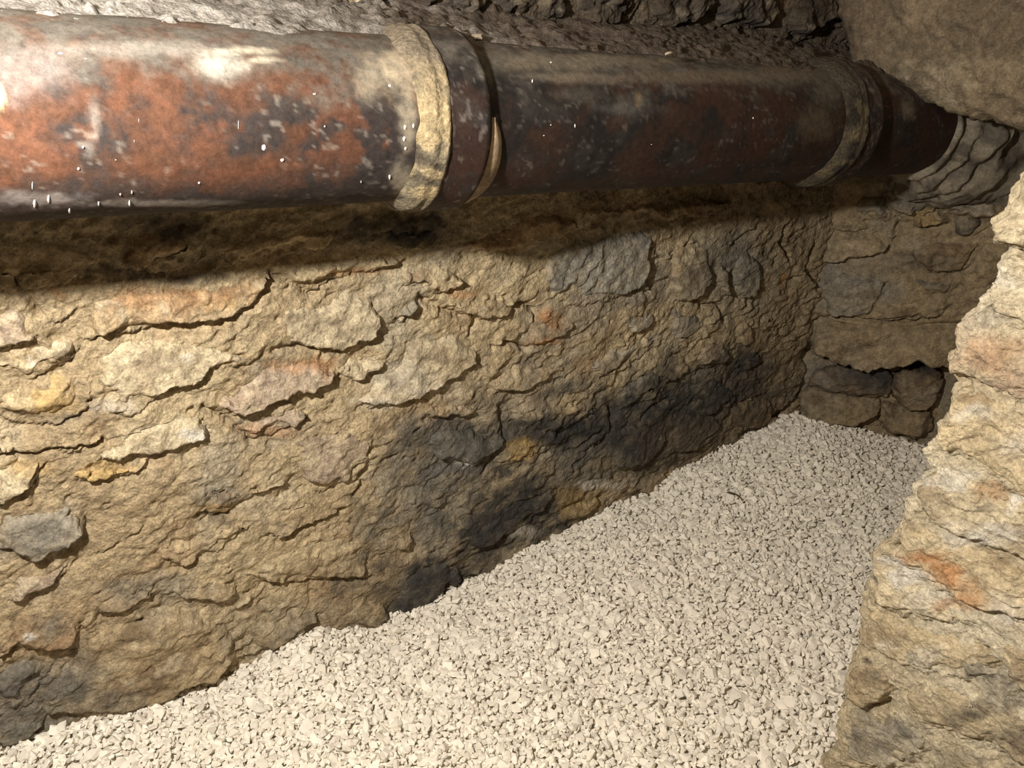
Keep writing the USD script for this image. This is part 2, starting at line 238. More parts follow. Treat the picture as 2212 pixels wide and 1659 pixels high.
exec_stones = []
STONES = [
 ([(166,654),(174,625),(253,611),(347,600),(470,592),(564,585),(586,587),(575,614),(553,647),(521,676),(481,694),(427,701),(394,701),(325,715),(246,730),(174,734),(163,705)], .020, BROWN*1.25),
 ([(65,676),(72,647),(119,632),(159,643),(163,665),(152,687),(98,705),(72,697)], .010, PALE),
 ([(0,638),(33,640),(54,665),(72,697),(90,719),(87,734),(47,748),(0,755),(-60,750),(-60,640)], .014, PINK),
 ([(90,730),(119,712),(159,719),(172,737),(170,763),(145,784),(105,802),(65,817),(22,810),(-20,791),(-20,763),(47,752)], .012, PALE),
 ([(-40,820),(65,820),(108,806),(152,791),(188,806),(190,846),(188,878),(159,896),(119,907),(87,913),(36,907),(-40,900)], .020, GOLD),
 ([(239,737),(289,726),(362,723),(452,723),(506,734),(564,748),(561,763),(521,791),(467,791),(427,813),(376,842),(340,860),(297,882),(253,896),(231,878),(221,853),(200,830),(190,790),(205,760)], .018, PALE*1.02),
 ([(593,600),(651,629),(680,632),(700,615),(740,601),(772,594),(826,586),(877,575),(872,555),(820,540),(700,545),(640,560)], .018, SAND),
 ([(575,690),(600,650),(650,640),(700,632),(770,622),(812,640),(822,672),(817,713),(786,735),(740,750),(700,755),(640,752),(600,740)], .014, PALE*.97),
 ([(517,806),(543,784),(597,773),(651,766),(705,773),(745,792),(742,808),(687,835),(651,849),(615,860),(579,875),(543,889),(506,900),(470,893),(441,875),(485,857),(514,831)], .022, PINK*1.08),
 ([(485,914),(543,904),(586,885),(629,864),(662,885),(665,907),(615,925),(586,940),(546,954),(521,936)], .016, PINK),
 ([(250,904),(325,875),(391,864),(441,882),(445,922),(438,954),(398,965),(347,983),(297,983),(224,999),(195,987),(217,958),(239,936)], .019, PALE*1.08),
 ([(217,1003),(297,990),(340,992),(289,1030),(253,1034),(145,1041),(119,1012)], .010, GOLD),
 ([(-40,994),(54,990),(90,994),(83,1027),(72,1048),(43,1066),(0,1084),(-40,1090)], .022, PALE*1.02),
 ([(-30,954),(108,940),(231,922),(231,958),(166,976),(90,983),(-30,990)], .013, SAND*1.04),
 ([(-40,1099),(72,1077),(159,1081),(188,1110),(181,1149),(145,1171),(119,1189),(72,1211),(22,1200),(-40,1186)], .022, GREY*1.05),
 ([(420,1030),(488,1027),(524,1041),(629,1027),(629,1037),(579,1059),(543,1070),(506,1102),(467,1117),(420,1121),(391,1113),(434,1088)], .017, BROWN*1.2),
 ([(620,935),(700,916),(754,908),(801,916),(794,966),(772,1002),(743,1039),(700,1053),(672,1058),(640,1030),(625,985)], .017, PINK*.85),
 ([(557,1103),(600,1080),(660,1062),(720,1075),(740,1100),(705,1117),(669,1128),(633,1139),(615,1160),(586,1167),(557,1131)], .014, TAN*1.1),
 ([(409,1149),(452,1131),(506,1113),(535,1124),(535,1142),(506,1164),(470,1182),(434,1189),(420,1211),(398,1225),(376,1225),(325,1211),(307,1186),(307,1153)], .013, TAN*1.12),
 ([(7,1269),(22,1240),(90,1222),(152,1204),(156,1222),(127,1254),(90,1272),(54,1290),(36,1298),(11,1290)], .012, PINK*.95),
 ([(174,1290),(224,1276),(268,1262),(315,1262),(333,1283),(318,1294),(268,1319),(231,1330),(199,1337),(192,1319)], .017, TAN*.85),
 ([(-20,1370),(7,1334),(43,1309),(90,1309),(145,1319),(166,1348),(159,1374),(145,1392),(108,1395),(72,1403),(36,1395),(29,1406),(-20,1421)], .021, BROWN),
 ([(159,1374),(203,1359),(260,1341),(362,1312),(434,1309),(481,1334),(521,1377),(528,1421),(521,1435),(470,1464),(420,1471),(383,1482),(347,1507),(289,1526),(217,1540),(108,1544),(76,1533),(65,1493),(127,1439),(156,1403)], .026, TAN*.86, {'flake': 42}),
 ([(-40,1428),(72,1421),(123,1439),(65,1493),(65,1529),(36,1529),(-40,1526)], .012, GREY*.6),
 ([(-40,1530),(72,1545),(123,1550),(72,1580),(58,1598),(-40,1625)], .010, GREY*.7),
 ([(532,1345),(579,1330),(622,1319),(687,1312),(694,1341),(651,1359),(636,1370),(579,1406),(535,1406),(521,1377)], .014, TAN*.85),
 ([(590,1185),(680,1150),(760,1140),(800,1190),(790,1240),(720,1260),(640,1262),(540,1260),(500,1235)], .009, SAND*.88, {'rough': 1.5}),
 ([(840,584),(877,572),(903,548),(931,540),(968,561),(989,583),(997,612),(953,641),(917,626),(888,616),(860,620)], .016, SAND*1.1, {'rough': 1.5}),
 ([(845,691),(863,655),(888,634),(906,641),(903,666),(874,695),(848,702)], .020, GREY*.85, {'dust': .3}),
 ([(946,663),(989,630),(1025,619),(1083,626),(1112,655),(1098,681),(1062,691),(1025,688),(989,677)], .014, TAN*1.1),
 ([(1163,554),(1206,512),(1315,490),(1423,478),(1420,543),(1398,597),(1365,630),(1315,655),(1242,655),(1185,644),(1156,612)], .014, BLUE, {'dust': .6, 'flake': 26, 'tilt': 1.2}),
 ([(852,749),(895,713),(975,702),(1018,728),(1036,749),(1036,778),(997,804),(953,833),(917,847),(845,865),(765,883),(758,858),(787,825),(855,785)], .018, PALE*.98),
 ([(1130,713),(1134,684),(1188,673),(1235,677),(1235,706),(1206,728),(1163,749),(1134,746)], .015, BROWN*1.05),
 ([(1044,836),(1062,807),(1116,778),(1170,771),(1224,778),(1257,789),(1221,818),(1170,829),(1127,843),(1091,851),(1054,847)], .012, TAN*1.2),
 ([(1315,677),(1369,655),(1416,663),(1412,691),(1387,717),(1358,724),(1329,713)], .012, GREY*1.2),
 ([(1293,749),(1351,731),(1423,713),(1440,735),(1387,767),(1333,804),(1297,814),(1257,793)], .012, GREY*1.2),
 ([(1326,822),(1387,785),(1440,778),(1440,843),(1387,869),(1337,880),(1322,858)], .012, GREY),
 ([(917,930),(960,912),(1025,908),(1040,923),(1083,930),(1087,952),(1047,992),(1007,1010),(953,995),(917,966)], .016, DGREY*1.3),
 ([(1073,1002),(1098,959),(1148,945),(1170,937),(1167,966),(1134,984),(1098,1010)], .012, GOLD*1.05, {'dust': .2}),
 ([(998,1135),(1038,1119),(1081,1079),(1117,1052),(1208,1040),(1177,1087),(1149,1127),(1121,1147),(1057,1187),(1014,1191),(994,1167)], .018, DGREY*.75, {'dust': .1}),
 ([(847,1310),(867,1238),(946,1203),(978,1207),(1002,1254),(970,1270),(899,1314),(859,1334)], .012, DGREY*.9, {'dust': .2, 'rough': .5}),
 ([(700,1354),(712,1318),(760,1294),(787,1254),(843,1302),(839,1338),(803,1353),(724,1362)], .014, TAN*.9),
 ([(835,1159),(867,1139),(899,1143),(899,1171),(879,1191),(855,1187)], .012, TAN*.9),
 ([(1177,1099),(1236,1064),(1296,1060),(1288,1087),(1248,1115),(1200,1131)], .016, GOLD*.75),
 ([(1320,1071),(1375,1036),(1439,1004),(1439,1032),(1395,1068),(1351,1085)], .014, TAN*.7),
 ([(1538,565),(1559,540),(1577,568),(1570,634),(1552,637),(1534,597)], .016, GOLD*.75),
 ([(1577,543),(1614,529),(1646,550),(1642,623),(1606,648),(1577,637)], .016, DGREY*1.5),
 ([(1632,684),(1664,666),(1690,684),(1686,706),(1642,720),(1628,713)], .016, GREY*.9),
 ([(1491,771),(1512,728),(1548,709),(1574,728),(1577,771),(1556,782),(1512,807),(1494,796)], .018, PINK*.75),
 ([(1577,785),(1610,757),(1657,749),(1657,778),(1639,796),(1585,796)], .012, SOOT_SHADE*1.2, {'dust': 0}),
 ([(1678,574),(1693,566),(1701,597),(1698,628),(1675,625)], .014, RUST*.8, {'dust': .2}),
 ([(1440,662),(1476,655),(1512,662),(1541,691),(1548,713),(1512,728),(1487,749),(1440,746)], .014, GREY*1.05),
 ([(1440,540),(1480,505),(1535,515),(1545,560),(1530,620),(1490,650),(1440,640)], .014, TAN*.8),
 ([(1577,879),(1599,858),(1642,850),(1671,865),(1664,908),(1635,937),(1592,930),(1570,901)], .015, GOLD*.6),
 ([(1470,810),(1540,800),(1590,815),(1600,850),(1570,880),(1520,900),(1475,870)], .014, DGREY),
 ([(1440,887),(1505,869),(1563,887),(1559,926),(1512,966),(1462,981),(1440,966)], .014, BROWN*.7),
 ([(1320,905),(1390,890),(1435,915),(1430,970),(1370,1005),(1320,1010),(1290,975),(1295,930)], .017, SOOT_SHADE*1.6, {'dust': .1}),
 ([(1590,690),(1620,670),(1630,700),(1625,740),(1590,750),(1580,715)], .012, TAN*.7),
 ([(1090,880),(1160,868),(1240,850),(1290,860),(1280,900),(1210,925),(1120,925)], .012, TAN*1.0),
 ([(880,900),(900,870),(980,850),(1030,862),(1030,890),(960,900)], .009, TAN*1.05),
 ([(700,790),(735,770),(780,765),(820,760),(840,790),(780,820),(735,815)], .008, PALE),
 ([(300,1140),(250,1180),(200,1200),(185,1180),(230,1130),(290,1110)], .009, SAND*.9),
 ([(340,1235),(400,1240),(470,1230),(520,1270),(480,1300),(400,1295),(345,1280)], .009, TAN*1.05),
 ([(660,1200),(560,1290),(530,1320),(480,1320),(540,1280),(600,1210)], .005, SAND*.85),
 ([(1100,600),(1150,580),(1160,630),(1130,660),(1110,640)], .008, SAND),
 ([(1440,750),(1485,755),(1490,800),(1440,830),(1400,810)], .011, TAN*.85),
 # behind the pipe and in its shadow; colours raised in place of fill light
 ([(-60,500),(90,490),(200,500),(230,560),(170,610),(60,630),(-60,630)], .012, TAN*1.5),
 ([(240,500),(380,470),(440,510),(420,575),(300,590),(240,570)], .013, BROWN*1.5),
 ([(460,500),(600,470),(720,480),(720,530),(600,560),(470,575)], .012, TAN*1.5),
 ([(760,470),(900,460),(950,500),(900,540),(780,545)], .012, DGREY*1.0),
 ([(980,500),(1100,450),(1220,440),(1260,490),(1160,530),(1010,550)], .013, BROWN*1.5),
 ([(1270,440),(1400,420),(1560,410),(1590,450),(1440,475),(1290,485)], .012, BROWN*1.3),
 # upper wall, above the pipe: dark brown, darkened further for the lamp's falloff
 ([(880,-60),(1000,-60),(1060,-20),(1050,30),(960,55),(890,40),(860,0)], .022, EARTH_SHADE*0.56, {'rough': 2.6, 'flake': 20}),
 ([(1075,-60),(1190,-60),(1230,-10),(1215,40),(1150,70),(1085,50),(1068,0)], .026, EARTH_SHADE*0.45, {'rough': 2.6, 'flake': 20}),
 ([(1245,-60),(1370,-60),(1390,10),(1350,55),(1270,60),(1235,30)], .022, EARTH_SHADE*0.41, {'rough': 2.6, 'flake': 20}),
 ([(1400,-60),(1530,-60),(1545,0),(1500,50),(1420,60),(1395,20)], .026, EARTH_SHADE*0.49, {'rough': 2.6, 'flake': 20}),
 ([(1550,-60),(1660,-60),(1700,-10),(1665,60),(1580,70),(1545,35)], .024, EARTH_SHADE*0.45, {'rough': 2.6, 'flake': 20}),
 ([(1690,20),(1780,-50),(1830,-40),(1835,30),(1780,80),(1700,85)], .028, EARTH_SHADE*0.41, {'rough': 2.6, 'flake': 20}),
 ([(640,-70),(760,-80),(850,-60),(850,-10),(740,20),(650,10)], .018, SAND*.6),
 ([(1560,75),(1640,70),(1690,95),(1670,130),(1590,130)], .030, EARTH_SHADE*0.45, {'rough': 2.6, 'flake': 20}),
]
CRACKS = [
 ([(0,994),(60,985),(137,969),(200,962),(231,955)], .0035, .010), ([(33,560),(40,610),(60,650),(80,690)], .004, .010), ([(581,590),(600,600),(650,628),(690,632)], .003, .008),
 ([(440,875),(470,900),(510,930),(550,955)], .004, .012), ([(595,752),(660,755),(740,750)], .004, .008), ([(1010,665),(1030,690),(1018,725)], .004, .010),
 ([(905,640),(925,655),(946,665),(1000,685)], .004, .012), ([(1110,660),(1140,655),(1165,680),(1160,690)], .004, .012), ([(1090,740),(1120,745),(1134,760)], .005, .014),
 ([(1297,815),(1340,790),(1360,770)], .0035, .010), ([(1086,880),(1090,920),(1080,960),(1060,1000),(1045,1020)], .004, .010), ([(1320,880),(1320,930),(1290,960)], .004, .010),
 ([(775,1035),(800,1000),(780,1050),(765,1075)], .0035, .008), ([(530,1290),(580,1265),(640,1262),(720,1255),(800,1245)], .004, .008), ([(420,1120),(440,1113),(500,1113)], .004, .010),
 ([(1755,760),(1745,840),(1690,900),(1650,935)], .010, .03), ([(615,1160),(640,1140),(700,1118),(740,1100)], .004, .010), ([(1440,860),(1400,880),(1380,900)], .004, .008),
 ([(1700,480),(1690,520),(1705,560)], .004, .012), ([(1760,520),(1740,570),(1765,620)], .005, .012), ([(1500,640),(1520,660),(1555,660),(1570,690)], .004, .012),
]
STAINS_SHADE = [  # x, y, rx, ry, strength, colour
 (1110,1090,230,120,.85,DGREY*.5),(1380,930,210,110,.82,DGREY*.5),(985,960,150,75,.75,DGREY*.6),(1180,930,150,45,.6,DGREY*.5),(1560,850,170,100,.75,DGREY*.5),(940,1265,170,80,.75,DGREY*.55),(1560,600,110,110,.45,GREY*.7),(900,1100,110,120,.45,GREY*.8),(1350,560,170,110,.4,GREY),
 (80,1500,200,90,.55,DGREY*1.2),(80,1160,120,70,.4,GREY),(300,1290,180,50,.3,GREY*.8),(640,1340,160,50,.35,GREY*.8),(1060,1180,60,60,.6,SOOT_SHADE),(1260,930,80,30,.7,SOOT_SHADE),
 (870,500,120,48,.92,SOOT_SHADE),(360,485,100,36,.8,SOOT_SHADE),(310,592,150,16,.75,SOOT_SHADE),(520,520,120,40,.3,EARTH_SHADE),(120,540,160,60,.2,EARTH_SHADE),(1100,480,180,50,.25,EARTH_SHADE),(1450,430,200,50,.4,EARTH_SHADE*.55),
 (1230,935,110,38,.9,SOOT_SHADE),(1130,1095,120,80,.85,SOOT_SHADE),(975,975,95,60,.75,DGREY),(1400,930,120,90,.8,SOOT_SHADE),(1180,935,75,30,.8,SOOT_SHADE),(1610,790,70,45,.85,SOOT_SHADE),
 (950,1250,110,60,.75,SOOT_SHADE),(1030,1170,70,50,.75,SOOT_SHADE),(1510,850,130,60,.75,SOOT_SHADE),(1580,580,70,90,.5,DGREY),(470,1070,60,30,.45,DGREY),(60,1155,90,40,.45,DGREY),
 (90,1490,130,50,.75,DGREY),(60,1570,130,40,.6,DGREY),(110,1340,60,25,.5,DGREY),(880,1310,60,40,.7,SOOT_SHADE),(1400,620,80,60,.35,DGREY),(930,1120,60,60,.55,DGREY),(1000,920,60,30,.6,SOOT_SHADE),
 (900,1060,70,70,.55,DGREY),(1270,1010,90,50,.55,DGREY),(1640,910,80,40,.6,EARTH_SHADE),(1480,960,90,50,.5,EARTH_SHADE),(280,1270,60,25,.4,DGREY),(470,1110,40,20,.4,SOOT_SHADE),(680,1360,80,20,.4,DGREY),
 (220,1500,140,30,.5,DGREY),(600,1390,100,30,.4,DGREY),(160,900,70,14,.4,DGREY),(20,1190,80,20,.4,SOOT_SHADE),(400,560,90,20,.4,SOOT_SHADE),(1700,800,80,80,.4,EARTH_SHADE),(1690,520,60,60,.35,EARTH_SHADE*.55),  # the thin strip below the gold stone paints in its shadow
 (660,790,75,18,.55,RUST),(590,935,70,14,.5,RUST),(255,1015,70,22,.6,GOLD*1.1),(1190,685,24,22,.7,RUST),(1000,635,45,14,.55,RUST),(770,590,60,10,.6,RUST),(370,640,140,26,.3,RUST),(490,655,50,22,.6,GOLD),
 (130,880,70,22,.45,GOLD*.8),(50,1010,70,16,.5,GOLD),(1170,740,60,12,.5,RUST*1.2),(470,1095,40,12,.6,GOLD),(1690,600,8,26,.7,RUST),(120,640,14,10,.5,RUST),(390,670,40,14,.4,RUST),
 (425,940,42,20,.7,WHITE),(255,870,50,22,.35,WHITE),(1300,1045,60,9,.6,WHITE),(70,1372,12,9,.9,WHITE),(62,775,8,8,.9,WHITE),(820,865,50,14,.35,WHITE),(490,1298,6,8,.9,WHITE),(400,775,20,12,.5,WHITE),(1005,1000,30,9,.4,WHITE),(900,820,90,50,.25,WHITE),
 (1130,1150,40,14,.3,WHITE),
 (1120,968,46,26,.8,GOLD*.9),(1240,1075,60,26,.75,GOLD*.62),(1170,1010,40,18,.5,TAN*.8),(1300,1000,34,20,.5,TAN*.6),(1240,870,60,20,.5,SAND*.9),(1340,790,40,16,.5,SAND*.8),(870,1160,40,22,.6,TAN),(820,1240,60,20,.5,TAN*.9),
 (1300,40,420,90,.35,SOOT_SHADE),(1650,60,220,100,.45,SOOT_SHADE),(1000,20,160,60,.25,SOOT_SHADE),  # upper wall: sooty tone, with the lamp's falloff to the right painted in
]
# the mortar sheet of the long wall
q = left.q; hm = (fbm(q * [7, 9, 1], 3, 41) - .5) * .030 + (fbm(q * [24, 34, 1], 4, 42) - .5) * .022 + (fbm(q * [70, 90, 1], 4, 43) - .5) * .013 * (.35 + .9 * sstep(.38, .62, fbm(q * [10, 12, 1], 3, 57))) + (noise(q * [190, 190, 1], 49) - .5) * .0028 * sstep(.35, .6, fbm(q * [20, 20, 1], 2, 50))
fl = sstep(.42, .62, fbm(q * [9, 9, 1], 2, 44))
hm -= .0045 * sstep(.76, .86, noise(q * [55, 80, 1], 58)); hm += .004 * sstep(.80, .9, noise(q * [70, 80, 1], 59)); hm += (saw(q, 24, 45, .35) - .5) * .0055 * (.2 + fl) + (saw(q + [.3, .2, 0], 64, 46, .5) - .5) * .0022 * (1.1 - fl)
mc = mix(np.broadcast_to(SAND * 1.05, (len(q), 3)), TAN, sstep(.35, .7, fbm(q * [6, 6, 1], 4, 47)))
mc = mix(mc, PALE, .6 * sstep(.5, .72, fbm(q * [14, 14, 1], 3, 48))); mc = mix(mc, BROWN * 1.1, .45 * sstep(.54, .7, fbm(q * [30, 40, 1], 4, 55))); mc = mix(mc, GREY, .4 * sstep(.52, .66, fbm(q * [11, 13, 1], 4, 56)))
far_u = sstep(1.05, 1.5, left.P[:, 0]); mc = mix(mc, TAN * .62, .75 * far_u)  # right end browner and darker, partly painting in the lamp's falloff
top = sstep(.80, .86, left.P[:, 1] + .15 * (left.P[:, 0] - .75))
mc = mix(mc, EARTH_SHADE * .7, .85 * top * sstep(.25, .6, left.P[:, 0])); mc = mix(mc, np.array([.38, .33, .27]), .8 * top * (1 - sstep(.2, .55, left.P[:, 0])))  # paler left, darker right: lamp falloff mixed into the upper wall's own colour
wall_left = xform('wall_left', kind='structure')
build(left, wall_left, STONES, CRACKS, STAINS_SHADE, hm, mc, ROCK, MORTAR)

# ---------------- wall_back: the end of the recess with the hole where the pipe leaves
ED = np.array([.951, -.309, 0]); EN = np.array([-.309, -.951, 0]); EO = np.array([.63, 1.535, 0.0])
back = Face(EO, ED, Z, EN, -.10, .62, -.12, 1.05, .0035, 2)
E_STONES = [
 ([(1747,760),(1755,699),(1802,695),(1874,691),(1982,699),(2060,700),(2150,720),(2150,790),(2060,800),(2019,785),(1990,778),(1925,785),(1896,793),(1874,796),(1838,785),(1794,775)], .050, TAN*.95, {'rough': .7}),
 ([(1762,568),(1765,532),(1787,507),(1838,500),(1892,503),(1932,529),(1906,547),(1859,554),(1802,568)], .022, TAN),
 ([(1787,677),(1765,634),(1787,597),(1856,576),(1925,594),(1899,634),(1867,684),(1802,688)], .018, GREY),
 ([(1910,641),(1964,630),(2065,641),(2031,681),(1961,695),(1910,695),(1874,684)], .018, TAN*.9),
 ([(1946,525),(2019,511),(2130,511),(2115,550),(2091,579),(2019,590),(1975,568)], .022, BROWN*.8),
 ([(1744,829),(1798,800),(1903,804),(1925,822),(1925,861),(1874,865),(1823,858),(1765,843)], .004, BROWN*.6),
 ([(1932,818),(1982,804),(2040,818),(2026,883),(1961,890),(1932,861)], .008, BROWN*.8),
 ([(1729,869),(1747,836),(1820,865),(1903,869),(1899,905),(1802,925),(1729,920)], .016, TAN*.85),
 ([(1903,869),(1961,890),(2019,890),(2004,951),(1939,951),(1903,926)], .014, TAN*.8),
 ([(1838,427),(1885,412),(1928,416),(1928,485),(1881,474),(1838,463)], .022, GREY*1.1),
 ([(1964,485),(2000,456),(2047,456),(2040,477),(1997,488)], .016, GOLD*.9),
 ([(1888,347),(1982,336),(2037,398),(2037,452),(1964,477),(1888,416)], .024, GREY*.75),
 ([(1770,480),(1838,470),(1920,490),(1900,502),(1800,505)], .012, TAN*.8),
 ([(1940,590),(2010,592),(2090,585),(2060,635),(1960,628)], .014, GREY*.8),
 ([(2050,460),(2130,450),(2130,505),(2050,508)], .016, GREY*.6),
]
E_CRACKS = [([(1745,768),(1800,782),(1870,802),(1930,795),(2040,800)], .008, .035), ([(1790,690),(1860,688),(1920,700),(1990,690)], .003, .012), ([(1910,420),(1925,450),(1945,480),(1935,520)], .004, .012),
 # squeezed mortar around the pipe: folds
 ([(2090,258),(2078,300),(2045,350),(1995,388)], .007, -.034), ([(2066,252),(2052,296),(2022,336),(1985,362)], .007, -.030), ([(2108,285),(2094,330),(2062,372),(2010,404)], .006, -.024), ([(2046,250),(2034,290),(2004,325),(1975,345)], .007, -.030), ([(2000,395),(1996,420),(2010,450),(2040,470)], .008, -.02),
 ([(1990,385),(2020,420),(2060,440),(2110,455),(2160,460)], .010, -.030), ([(2030,250),(2010,290),(1985,325)], .007, -.024), ([(2040,410),(2090,425),(2130,445)], .008, -.016)]
E_STAINS_SHADE = [(1840,815,75,30,.85,SOOT_SHADE),(1890,830,60,30,.7,SOOT_SHADE),(2000,800,50,25,.7,SOOT_SHADE),(1860,745,30,20,.5,EARTH_SHADE),(1980,560,70,40,.5,EARTH_SHADE),(1880,610,60,30,.4,DGREY),(1860,360,70,40,.8,SOOT_SHADE),(1960,430,80,50,.4,DGREY),(2040,590,60,60,.4,EARTH_SHADE),(2000,470,30,10,.5,GOLD)]  # includes the far socket's cast shadow and shade under the overhang, painted dark
q = back.q; hb = (fbm(q * [7, 10, 1], 3, 51) - .5) * .035 + (fbm(q * [26, 40, 1], 4, 52) - .5) * .016 + (saw(q, 22, 53, 0) - .5) * .005
E_STONES = [(a[0], a[1], np.asarray(a[2]) * .74, *a[3:]) for a in E_STONES]  # end wall colours lowered to paint in the lamp's falloff
bc = mix(np.broadcast_to(TAN * .68, (len(q), 3)), GREY * .7, sstep(.4, .65, fbm(q * [7, 7, 1], 4, 54)))
low = sstep(.30, .27, back.P[:, 1] + .02 * np.sin(back.P[:, 0] * 14)); hb -= low * .035
cem = poly_sd(back.W, chaikin(back.uvs([(2062,258),(2230,240),(2240,420),(2165,448),(2110,425),(2045,385),(2070,330)])))[0]
cw = sstep(-.004, .008, cem); hb = hb * (1 - cw * .9) + cw * .012; bc = mix(bc, np.array([.20, .18, .15]), cw)
coll = poly_sd(back.W, chaikin(back.uvs([(2010,235),(2085,250),(2100,300),(2060,360),(2050,390),(2170,455),(2060,470),(1985,400),(1980,330)])))[0]
bc = mix(bc, np.array([.25, .215, .165]), sstep(0, .01, coll) * .8)
wall_back = xform('wall_back', kind='structure')
build(back, wall_back, E_STONES, E_CRACKS, E_STAINS_SHADE, hb, bc, FAR, FAR, soft=.02)

# ---------------- lintel: the big rough block that hangs over the pipe
LD = np.array([.7071, -.7071, 0]); LN = np.array([-.7071, -.7071, 0]); LO = np.array([.565, 1.435, 0.0])
lint = Face(LO, LD, Z, LN, -.15, .70, .55, 1.25, .0034, 3)
q = lint.q
LP = chaikin(lint.uvs([(1805,-160),(1815,0),(1828,80),(1841,141),(1874,172),(1921,210),(1975,219),(2019,223),(2055,244),(2109,254),(2163,264),(2215,275),(2300,290),(2420,320),(2420,-160)]), 2)
d, out = poly_sd(lint.W, LP)
hl = .045 * np.sqrt(np.clip(1 - (1 - np.clip(d / .07, 0, 1)) ** 2, 0, 1)) + (fbm(q * [8, 8, 1], 3, 61) - .5) * .045 * sstep(0, .05, d) + (fbm(q * [30, 30, 1], 4, 62) - .5) * .016 + (fbm(q * [85, 85, 1], 3, 67) - .5) * .009 + (saw(q, 24, 63, -.8) - .5) * .006
lc = mix(np.broadcast_to(np.array([.20, .155, .10]), (len(q), 3)), np.array([.13, .10, .066]), sstep(.4, .6, fbm(q * [9, 9, 1], 4, 64)))  # block's colour lowered to stand in for the light falling off
lc = mix(lc, PALE * .6, .7 * sstep(.58, .7, fbm(q * [16, 16, 1], 4, 65))); lc = mix(lc, EARTH_SHADE, .75 * sstep(.12, .0, lint.P[:, 0] + (fbm(q * [14, 14, 1], 3, 66) - .5) * .1))
keep = d > -.003; f = grid_faces(keep, lint.shape); kk, f = compact(f)
v, f, src = closed(lint.world(lint.P[kk], hl[kk]), f, -LN * .055)
put('stone', (v, f), FAR, wall_back, True, tint=lc[kk][src], label='large rough block overhanging the pipe')

# ---------------- wall_right: the end face of the near wall, a jagged jamb of pale rubble
JD = np.array([.545, -.839, 0]); JD /= np.linalg.norm(JD); JN = np.array([JD[1], -JD[0], 0]); JO = np.array([.4277, .678, 0.0])
jo = JN @ JO
EDGE = [(2260,200),(2212,325),(2205,362),(2180,390),(2160,420),(2163,455),(2140,470),(2127,480),(2125,500),(2130,520),(2150,529),(2154,540),(2140,555),(2135,590),(2120,620),(2105,645),(2095,665),(2075,690),(2055,715),(2045,745),(2031,770),(2040,795),(2042,815),(2047,824),(2040,840),(2033,860),(2025,890),(2010,920),(2000,940),(2003,950),(1990,965),(1977,975),(1985,1000),(1994,1018),(1972,1044),(1964,1068),(1945,1107),(1929,1143),(1917,1163),(1893,1179),(1885,1195),(1877,1215),(1883,1234),(1869,1254),(1861,1286),(1853,1318),(1851,1346),(1849,1393),(1837,1413),(1827,1437),(1821,1473),(1825,1509),(1813,1528),(1813,1596),(1798,1612),(1778,1636),(1762,1659),(1740,1720)]
ep = np.array([hit(x, y, JN, jo) - JO for x, y in EDGE]); ez, es = ep[:, 2], ep @ JD
o_ = np.argsort(ez); ez, es = ez[o_], es[o_]; keepz = np.concatenate([[True], np.diff(ez) > 1e-4]); ez, es = ez[keepz], es[keepz]
def edge_s(z): return np.interp(z, ez, es)
def jamb_place(P, h):
    a, z = P[:, 0], P[:, 1]; e = edge_s(z) + (fbm(np.stack([z * 60, z * 0, z * 0], 1), 3, 77) - .5) * .008
    R = .012                                                            # rounded arris
    t = np.clip((a + R) / (2 * R), 0, 1) * (math.pi / 2)                # 0 on the return, pi/2 on the face
    back_n = np.array([-JD[0], -JD[1], 0])                              # the return looks away from the face, along -JD
    n = np.cos(t)[:, None] * back_n + np.sin(t)[:, None] * JN
    base = JO + JD * (e + np.clip(a, 0, None))[:, None] - JN * np.clip(-a, 0, None)[:, None]
    rc = R * (1 - (np.abs(np.clip(a, -R, R)) / R)) * .3
    base = base - (JN + back_n) * rc[:, None]
    p = base + n * np.asarray(h)[:, None]; p[:, 2] = z; return p
class JambFace(Face):
    def uv(s, x, y):
        p = hit(x, y, JN, jo) - JO; return np.array([p @ JD - edge_s(p[2]), p[2]])
jamb = JambFace(JO, JD, Z, JN, -.30, .42, -.05, 1.02, .0022, 4, jamb_place)
